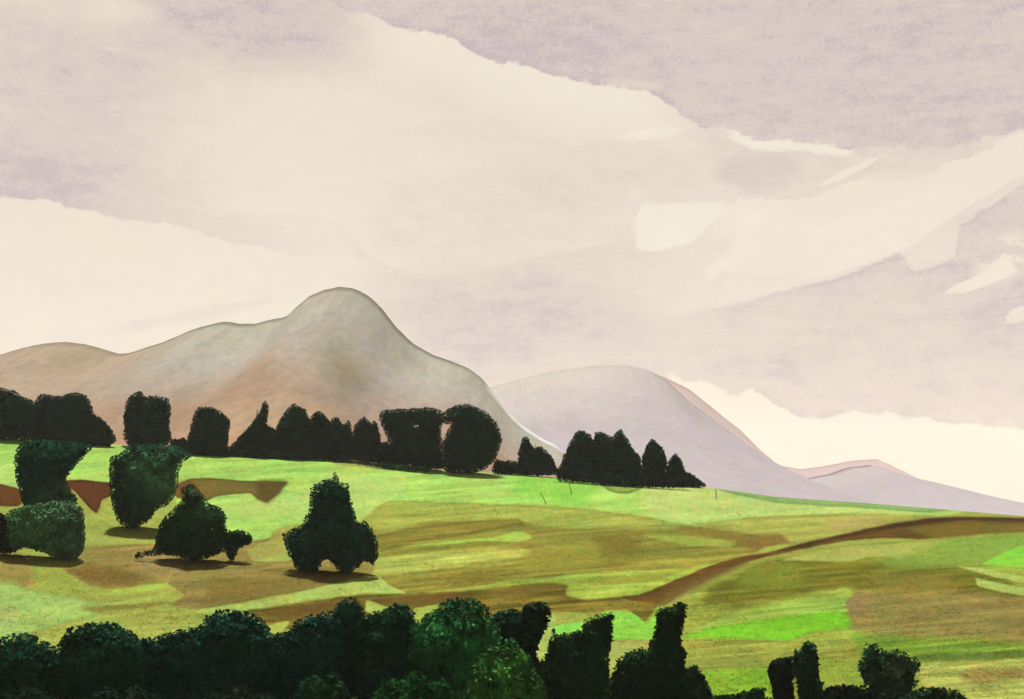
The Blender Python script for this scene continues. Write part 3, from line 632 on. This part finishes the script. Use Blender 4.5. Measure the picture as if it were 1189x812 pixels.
wood('bush', 'low dark bush on the bottom edge between the slim tree and the speckled bush', 'bush',
     [(946, 806), (960, 798), (978, 794), (1000, 796), (1014, 802), (1030, 808), (1045, 812), (1045, 850), (945, 850)], (980, 852), (0.011, 0.020, 0.012), trunk=False, group=SP)
wood('bush', 'loose speckled green bush with a ragged right side, alone on the grass', 'bush',
     [(994, 772), (1000, 764), (1002, 750), (1012, 746), (1022, 750), (1030, 757), (1042, 754), (1052, 758), (1069, 766), (1069, 778), (1060, 785), (1067, 792), (1060, 803), (1050, 815), (1012, 815), (1004, 800), (1001, 788)], (1033, 816), (0.018, 0.050, 0.022), trunk=False, group=SP, dens=0.6, var=0.7, col2=(0.07, 0.11, 0.05), spot=[(1040, 775, 14), (1015, 785, 8)])
wood('bush', 'long low dark bush at the bottom edge, rightmost of the dark foliage', 'bush',
     [(1042, 812), (1062, 801), (1085, 798), (1110, 801), (1127, 814), (1124, 850), (1040, 850)], (1084, 850), (0.013, 0.032, 0.014), trunk=False, group=SP, var=0.6)

# ------------------------------------------------------------------ leaning tubes standing in for faint pencil marks on the brow
def pencilmark(px, y0, y1, lean, label):
    g = ground_pt(px, y0); m = g[1] / F
    h = (y0 - y1) * m
    V, Fq = tube([(0, 0, -0.2), (lean * h * 0.5, 0, h * 0.5), (lean * h, 0, h)], [0.09, 0.08, 0.06], 6)
    n = len(V)
    me = np_mesh('pencilmark', V, Fq, M_bark, np.tile(np.array([0.05, 0.06, 0.03]), (n, 1)), False)
    o = link(bpy.data.objects.new('pencil_line', me)); o.location = g
    tag(o, label, 'pencilmark', 'leaning pencil marks on the bright field')
pencilmark(664, 574, 560, -0.25, 'thin leaning stake on the bright field below the right-hand conifer clump')
pencilmark(725, 567, 557, -0.15, 'short stake in the olive hollow under the tallest conifer')
pencilmark(832, 579, 568, -0.08, 'thin upright stake on the pale field right of the tapering bush')
pencilmark(635, 586, 572, -0.55, 'strongly slanting stake at the edge of the bright field, left of the others')

# ------------------------------------------------------------------ rough grass
def build_grass(n=40000):
    px = rng.uniform(-60, 1260, n * 2); c = crest(px)
    ys = c + 3 + rng.random(n * 2) ** 0.8 * (840 - c)
    keep = fbm(px / 30.0, ys / 12.0, 3) + rng.normal(size=n * 2) * 0.08 > 0.5
    px = px[keep][:n]; ys = ys[keep][:n]
    d = depth_at(px, ys)
    col = field_colour(px, ys)
    P = np.stack([(px - CX) / F * d, d, CZ + (HY - ys) / F * d], -1)
    n = len(P); B = 3
    P = np.repeat(P, B, 0); C = np.repeat(alb(col), B, 0) * rng.uniform(1.05, 1.7, (n * B, 1))
    h = rng.uniform(0.04, 0.14, n * B); a = rng.uniform(0, 2 * math.pi, n * B); w = rng.uniform(0.03, 0.08, n * B)
    P[:, :2] += rng.normal(size=(n * B, 2)) * 0.15
    P[:, 2] -= 0.02
    dx = np.stack([np.cos(a), np.sin(a), 0 * a], -1) * w[:, None]
    tip = P + np.stack([rng.normal(size=n * B) * 1.6 * h, rng.normal(size=n * B) * 1.6 * h, h], -1)
    V = np.stack([P - dx, P + dx, tip], 1).reshape(-1, 3)
    me = np_mesh('grass', V, np.arange(len(V)).reshape(-1, 3), M_grass, np.repeat(C, 3, 0))
    o = link(bpy.data.objects.new('grass', me)); tag(o, 'rough short grass over the sloping fields', 'grass', kind='stuff')
build_grass()

# ------------------------------------------------------------------ sky
W = bpy.data.worlds.new('World'); S.world = W; W.use_nodes = True
nt = W.node_tree; N = nt.nodes; L = nt.links
N.clear()
class E:
    def __init__(s, sock): s.s = sock
    def _b(s, o, op, rev=False):
        n = N.new('ShaderNodeMath'); n.operation = op
        a, b = (o, s) if rev else (s, o)
        for i, v in enumerate((a, b)):
            if isinstance(v, E): L.new(v.s, n.inputs[i])
            else: n.inputs[i].default_value = float(v)
        return E(n.outputs[0])
    def __add__(s, o): return s._b(o, 'ADD')
    __radd__ = __add__
    def __sub__(s, o): return s._b(o, 'SUBTRACT')
    def __rsub__(s, o): return s._b(o, 'SUBTRACT', True)
    def __mul__(s, o): return s._b(o, 'MULTIPLY')
    __rmul__ = __mul__
    def __truediv__(s, o): return s._b(o, 'DIVIDE')
    def max(s, o): return s._b(o, 'MAXIMUM')
    def min(s, o): return s._b(o, 'MINIMUM')
def step(x, lo, hi):
    n = N.new('ShaderNodeMapRange'); n.interpolation_type = 'SMOOTHSTEP'
    L.new(x.s, n.inputs[0]); n.inputs[1].default_value = lo; n.inputs[2].default_value = hi
    if lo > hi:
        n.inputs[1].default_value = hi; n.inputs[2].default_value = lo; n.inputs[3].default_value = 1; n.inputs[4].default_value = 0
    return E(n.outputs[0])
tc = N.new('ShaderNodeTexCoord'); sx = N.new('ShaderNodeSeparateXYZ'); L.new(tc.outputs['Generated'], sx.inputs[0])
X, Y, Zs = E(sx.outputs[0]), E(sx.outputs[1]), E(sx.outputs[2])
az = X._b(Y, 'ARCTAN2')                                   # compass bearing, 0 = straight ahead
hl = (X * X + Y * Y)._b(0.5, 'POWER')
el = Zs / hl.max(0.02)                                    # slope of the line of sight
def noise(scale, detail=4, rough=0.55, off=0.0, stretch=2.2):
    n = N.new('ShaderNodeTexNoise'); n.inputs['Scale'].default_value = scale; n.inputs['Detail'].default_value = detail; n.inputs['Roughness'].default_value = rough
    c = N.new('ShaderNodeCombineXYZ'); L.new((az + off).s, c.inputs[0]); L.new((el * stretch).s, c.inputs[1])
    L.new(c.outputs[0], n.inputs['Vector'])
    return E(n.outputs['Fac']) - 0.5
A0, A1, E1 = -0.42, 0.42, 0.42
def bear(px, py):
    u = (px - CX) / F; v = (HY - py) / F
    return math.atan(u), v / math.sqrt(1 + u * u)
azn = (az - A0) / (A1 - A0)
def curve(pts, smooth=True):
    n = N.new('ShaderNodeFloatCurve'); L.new(azn.s, n.inputs['Value'])
    cu = n.mapping.curves[0]
    P = [((bear(*p)[0] - A0) / (A1 - A0), bear(*p)[1] / E1) for p in pts]
    P = [(min(max(a, 0), 1), min(max(b, 0), 1)) for a, b in P]
    cu.points[0].location = P[0]; cu.points[1].location = P[-1]
    for p in P[1:-1]: cu.points.new(*p)
    for p in cu.points: p.handle_type = 'AUTO' if smooth else 'VECTOR'
    n.mapping.update()
    return E(n.outputs[0]) * E1
def px(v): return v / F                                   # picture units to slope
def win(x0, x1, w):                                       # a window in bearing
    a0, a1 = math.atan((x0 - CX) / F), math.atan((x1 - CX) / F); w = w / F
    return step(az, a0 - w, a0 + w) * step(az, a1 + w, a1 - w)
def blob(x, y, rx, ry, rot=0.0):
    a, e = bear(x, y); c, s_ = math.cos(rot), math.sin(rot)
    da, de = az - a, el - e
    p = (da * c + de * s_) / px(rx); q = (de * c - da * s_) / px(ry)
    return step(p * p + q * q, 1.0, 0.0)

n6b = noise(190.0, 3, 0.6, 15.0, 1.0); n3b = noise(30.0, 5, 0.6, 21.0, 4.5); n1 = noise(5.0); n2 = noise(14.0, 5, 0.6, 3.0); n3 = noise(60.0, 4, 0.6, 7.0, 1.6); n4 = noise(420.0, 3, 0.7, 1.0, 1.3)
wob = n2 * px(24) + n3 * px(15) + n6b * px(7)
elw = el + wob
tone = 0.40 + n1 * 0.45 + n2 * 0.35
def mix(a, b, m): return a + (b - a) * m
# soft darker cloud at the upper left
tone = mix(tone, 0.72 + n1 * 0.5 + n2 * 0.5, blob(60, 140, 260, 150) * 0.9)
tone = mix(tone, 0.84 + n2 * 0.6, blob(20, 205, 130, 40, -0.1) * 0.6)
tone = mix(tone, 0.90 + n2 * 0.6, blob(270, 15, 210, 85, -0.15) * 0.95)
tone = mix(tone, 0.80, blob(150, 70, 120, 32, 0.25) * step(n2, -0.12, 0.1) * 0.8)
tone = mix(tone, 0.22, blob(140, 12, 60, 20) * 0.7)
tone = mix(tone, 0.16, blob(330, 200, 230, 150) * 0.6)
# left bank edge: lighter below
eL = curve([(-60, 236), (0, 230), (45, 232), (90, 244), (150, 258), (220, 268), (300, 290), (380, 300), (440, 300), (520, 330)])
dl = elw - eL
wl = win(-400, 330, 90)
tone = mix(tone, tone + 0.24, step(dl, px(-1.5), px(1.5)) * step(dl, px(110), px(0)) * wl * 0.75)
tone = mix(tone, 0.20 + n2 * 0.3, step(dl, px(1.5), px(-1.5)) * win(-400, 440, 60) * 0.85)
# grey swirl in the middle
tone = mix(tone, 0.50 + n2 * 0.4, blob(570, 250, 190, 75, 0.2) * 0.8)
eS = curve([(330, 250), (400, 262), (420, 285), (440, 302), (480, 322), (540, 318), (620, 300), (720, 280), (800, 262), (900, 240)])
ds = elw - eS
tone = mix(tone, 0.66 + n2 * 0.4, step(ds, px(2), px(-2)) * step(ds, px(-260), px(-30)) * win(440, 760, 60) * 0.8)
tone = mix(tone, 0.92 + n2 * 0.4, blob(640, 405, 240, 95, -0.25))
tone = mix(tone, 0.10, step(ds, px(-2), px(2)) * step(ds, px(60), px(0)) * win(250, 430, 40) * 0.5)
# upper right bank with a hard lower edge and a bright rim under it
eU = curve([(340, -20), (380, 0), (420, 14), (470, 34), (520, 42), (560, 65), (610, 78), (650, 92), (700, 98), (755, 106), (776, 120), (800, 138), (840, 152), (870, 164), (920, 166), (990, 172), (1040, 172), (1100, 168), (1140, 162), (1189, 150), (1260, 140)])
du = elw - eU
tone = mix(tone, 0.03, step(du, px(1.5), px(-1.5)) * step(du, px(-95), px(-8)) * win(430, 790, 70) * 0.9)
tone = mix(tone, 0.84 + n1 * 0.3 + n2 * 0.35, step(du, px(-1.6), px(1.6)) * step(az, math.atan((330 - CX) / F), math.atan((480 - CX) / F)))
tone = mix(tone, 0.42, blob(735, 98, 45, 8, -0.15) * 0.9)
# mid right: grey under the big bank
tone = mix(tone, 0.60 + n2 * 0.5, step(du, px(1.5), px(-1.5)) * win(800, 1160, 60) * step(du, px(-90), px(-10)) * 0.75)
tone = mix(tone, 0.52 + n2 * 0.4, blob(700, 200, 150, 50) * 0.6)
tone = mix(tone, 0.80 + n2 * 0.5, blob(880, 200, 60, 30) * 0.8)
tone = mix(tone, 0.95 + n2 * 0.4, blob(650, 50, 160, 50, -0.1) * step(du, px(-1), px(3)) * 0.8)
tone = mix(tone, 0.03, blob(755, 155, 48, 9, 0.08) * step(n3, -0.2, 0.0))
# thin bright streak
eT = curve([(830, 150), (848, 155), (880, 166), (920, 166), (990, 174), (1005, 178), (1040, 182)])
tone = mix(tone, 0.02, step(elw - eT, px(3), px(0)) * step(elw - eT, px(-11), px(-5)) * win(848, 988, 8))
# bright band rising to the right
eB1 = curve([(700, 270), (735, 262), (745, 240), (790, 236), (840, 233), (900, 232), (960, 226), (1000, 212), (1050, 206), (1100, 190), (1150, 168), (1189, 157), (1260, 130)])
eB2 = curve([(700, 285), (735, 290), (770, 291), (800, 282), (828, 305), (838, 310), (850, 316), (880, 318), (940, 322), (1000, 305), (1050, 288), (1110, 248), (1189, 200), (1260, 160)])
eB3 = curve([(700, 280), (735, 288), (770, 291), (800, 282), (825, 262), (840, 246), (860, 230)])
tone = mix(tone, 0.04 + n2 * 0.2, step(elw - eB1, px(2), px(-2)) * step(elw - eB3, px(-2), px(2)) * win(738, 842, 4))
tone = mix(tone, 0.14 + n2 * 0.3, step(elw - eB1, px(2), px(-2)) * step(elw - eB2, px(-2.5), px(2.5)) * step(elw - eB3, px(3), px(-3)) * win(832, 1400, 12))
tone = mix(tone, 0.14 + n2 * 0.3, step(elw - eB1, px(2), px(-2)) * step(elw - eB2, px(-2.5), px(2.5)) * win(862, 1400, 10))
tone = mix(tone, 0.42 + n2 * 0.3, blob(838, 285, 16, 30, -0.5) * 0.8)
tone = mix(tone, 0.05, blob(832, 312, 22, 10, 0.7) * 0.9)
tone = mix(tone, 0.30, blob(1010, 225, 120, 24, 0.25) * 0.7)
tone = mix(tone, 0.30 + n2 * 0.4, blob(870, 335, 110, 35, 0.25) * 0.6)
# lower right grey bank
eG = curve([(640, 380), (720, 372), (800, 362), (880, 348), (930, 334), (960, 325), (1000, 311), (1048, 290), (1058, 316), (1110, 300), (1112, 262), (1150, 240), (1189, 214), (1260, 180)], False)
eC = curve([(560, 420), (640, 420), (775, 433), (800, 447), (815, 445), (850, 456), (872, 451), (890, 462), (910, 476), (935, 486), (980, 480), (1040, 481), (1110, 492), (1189, 500), (1260, 510)])
dg = elw - eG
tone = mix(tone, 0.82 + n1 * 0.4 + n2 * 0.6, step(dg, px(1.8), px(-1.8)) * step(az, math.atan((760 - CX) / F), math.atan((900 - CX) / F)))
tone = mix(tone, 0.68 + n1 * 0.3 + n2 * 0.35, step(dg, px(8), px(-30)) * win(600, 900, 60) * 0.85)
rag2 = step(n2 + n3 * 0.8, -0.10, -0.04)
tone = mix(tone, 0.22 + n2 * 0.3, blob(1165, 300, 42, 30, 0.7) * step(blob(1150, 292, 18, 14, 0.7), 0.25, 0.05) * rag2 * 1.0)
tone = mix(tone, 0.16, step(blob(1140, 326, 46, 8, 0.32), 0.05, 0.2) * rag2 * 0.9)
tone = mix(tone, 0.06, step(blob(1182, 366, 16, 9, 0.45), 0.1, 0.2))
tone = mix(tone, 0.95 + n2 * 0.4, blob(1170, 390, 70, 40) * 0.5)
tone = mix(tone, 0.96 + n2 * 0.4, blob(900, 420, 110, 22, 0.12) * 0.55)
tone = mix(tone, 0.08, step(blob(985, 200, 42, 5, 0.42), 0.1, 0.3) * 0.8)
# bright gap above the hills on the right
tone = mix(tone, 0.04 + n2 * 0.15, step(elw - eC, px(1.8), px(-1.8)) * step(az, math.atan((768 - CX) / F), math.atan((786 - CX) / F)))
# a faint lilac smear low on the left
tone = mix(tone, 0.55, blob(215, 368, 140, 10, 0.22) * 0.55)
def rim(d, w): return step(d, 0, px(2)) * step(d, px(w), px(1))
rough = step(tone, 0.15, 0.75) * 0.75 + 0.25
tone = tone + (rim(du, 14) * win(430, 800, 60) + rim(elw - eC, 10) * win(800, 1400, 30) * 0.8 + rim(dl, 10) * win(-400, 330, 80) * 0.5) * 0.16
tone = tone + rim(dg * -1.0, 9) * win(820, 1400, 40) * 0.14
tone = tone + (n3 * 0.5 + n3b * 0.5 + n6b * 0.35 + n4 * 0.7) * rough

cr = N.new('ShaderNodeValToRGB'); L.new(tone.s, cr.inputs[0])
stops = [(0.0, (253, 243, 226)), (0.30, (244, 231, 215)), (0.60, (232, 216, 201)), (0.85, (221, 206, 197)), (1.0, (203, 188, 186))]
while len(cr.color_ramp.elements) < len(stops): cr.color_ramp.elements.new(0.5)
for e, (p, c) in zip(cr.color_ramp.elements, stops):
    e.position = p; e.color = (*lin(c), 1)
sky = N.new('ShaderNodeTexSky'); sky.sky_type = 'NISHITA'; sky.sun_disc = False
sky.sun_elevation = SUN_EL; sky.sun_rotation = SUN_AZ
sc1 = N.new('ShaderNodeVectorMath'); sc1.operation = 'SCALE'; n5 = noise(9.0, 5, 0.6, 11.0); n6 = noise(150.0, 3, 0.6, 5.0, 1.4)
hue = step(n5 * 1.4 + n6 * 0.9 + n3 * 0.6 + (tone - 0.5) * 0.5, -0.45, 0.45)
hm = N.new('ShaderNodeMix'); hm.data_type = 'RGBA'; L.new(hue.s, hm.inputs[0])
hm.inputs[6].default_value = (1.02, 1.0, 0.93, 1); hm.inputs[7].default_value = (0.99, 0.96, 0.97, 1)
hv = N.new('ShaderNodeVectorMath'); hv.operation = 'MULTIPLY'; L.new(cr.outputs[0], hv.inputs[0]); L.new(hm.outputs[2], hv.inputs[1])
L.new(hv.outputs[0], sc1.inputs[0]); sc1.inputs['Scale'].default_value = 8.4 / 2 ** EXPO
mxs = N.new('ShaderNodeMix'); mxs.data_type = 'RGBA'; mxs.inputs[0].default_value = 0.96
L.new(sky.outputs[0], mxs.inputs[6]); L.new(sc1.outputs[0], mxs.inputs[7])
bgn = N.new('ShaderNodeBackground'); bgn.inputs['Strength'].default_value = 0.1
L.new(mxs.outputs[2], bgn.inputs['Color'])
wo = N.new('ShaderNodeOutputWorld'); L.new(bgn.outputs[0], wo.inputs['Surface'])

# ------------------------------------------------------------------ air
HAZE = 0.00005
def build_haze():
    x0, x1, y0, y1, z0, z1 = -9500, 9500, -9500, 9500, -20.0, 640.0
    V = np.array([(x, y, z) for z in (z0, z1) for y in (y0, y1) for x in (x0, x1)], float)
    Fq = np.array([(0, 2, 3, 1), (4, 5, 7, 6), (0, 1, 5, 4), (2, 6, 7, 3), (0, 4, 6, 2), (1, 3, 7, 5)])
    m = bpy.data.materials.new('air'); m.use_nodes = True; nt = m.node_tree; nt.nodes.clear()
    v = nt.nodes.new('ShaderNodeVolumePrincipled'); v.inputs['Color'].default_value = (0.95, 0.88, 0.80, 1); v.inputs['Density'].default_value = HAZE
    v.inputs['Anisotropy'].default_value = 0.0
    out = nt.nodes.new('ShaderNodeOutputMaterial'); nt.links.new(v.outputs[0], out.inputs['Volume'])
    me = np_mesh('haze', V, Fq, m)
    o = link(bpy.data.objects.new('haze', me)); tag(o, 'pale haze in the air over the fields and hills', 'haze', kind='stuff')
build_haze()

# ------------------------------------------------------------------ sun, camera, view
sl = bpy.data.lights.new('sun', 'SUN'); sl.energy = 5.0; sl.angle = math.radians(4.0); sl.color = (1.0, 0.96, 0.89)
so = link(bpy.data.objects.new('sun', sl))
from mathutils import Vector
dirv = Vector((math.sin(SUN_AZ) * math.cos(SUN_EL), math.cos(SUN_AZ) * math.cos(SUN_EL), math.sin(SUN_EL)))
so.rotation_euler = dirv.to_track_quat('Z', 'Y').to_euler(); so.location = (0, 0, 200)
cam = bpy.data.cameras.new('camera'); co = link(bpy.data.objects.new('camera', cam)); S.camera = co
co.location = (0, 0, CZ); co.rotation_euler = (math.radians(90), 0, 0)
cam.sensor_fit = 'HORIZONTAL'; cam.sensor_width = 36.0; cam.lens = 36.0 * F / 1189.0
cam.shift_y = (HY - 406.0) / 1189.0
cam.clip_start = 0.1; cam.clip_end = 60000
S.render.engine = 'CYCLES'
S.view_settings.view_transform = 'Standard'; S.view_settings.look = 'None'
S.view_settings.exposure = EXPO; S.view_settings.gamma = 1.0
S.cycles.max_bounces = 4; S.cycles.diffuse_bounces = 3
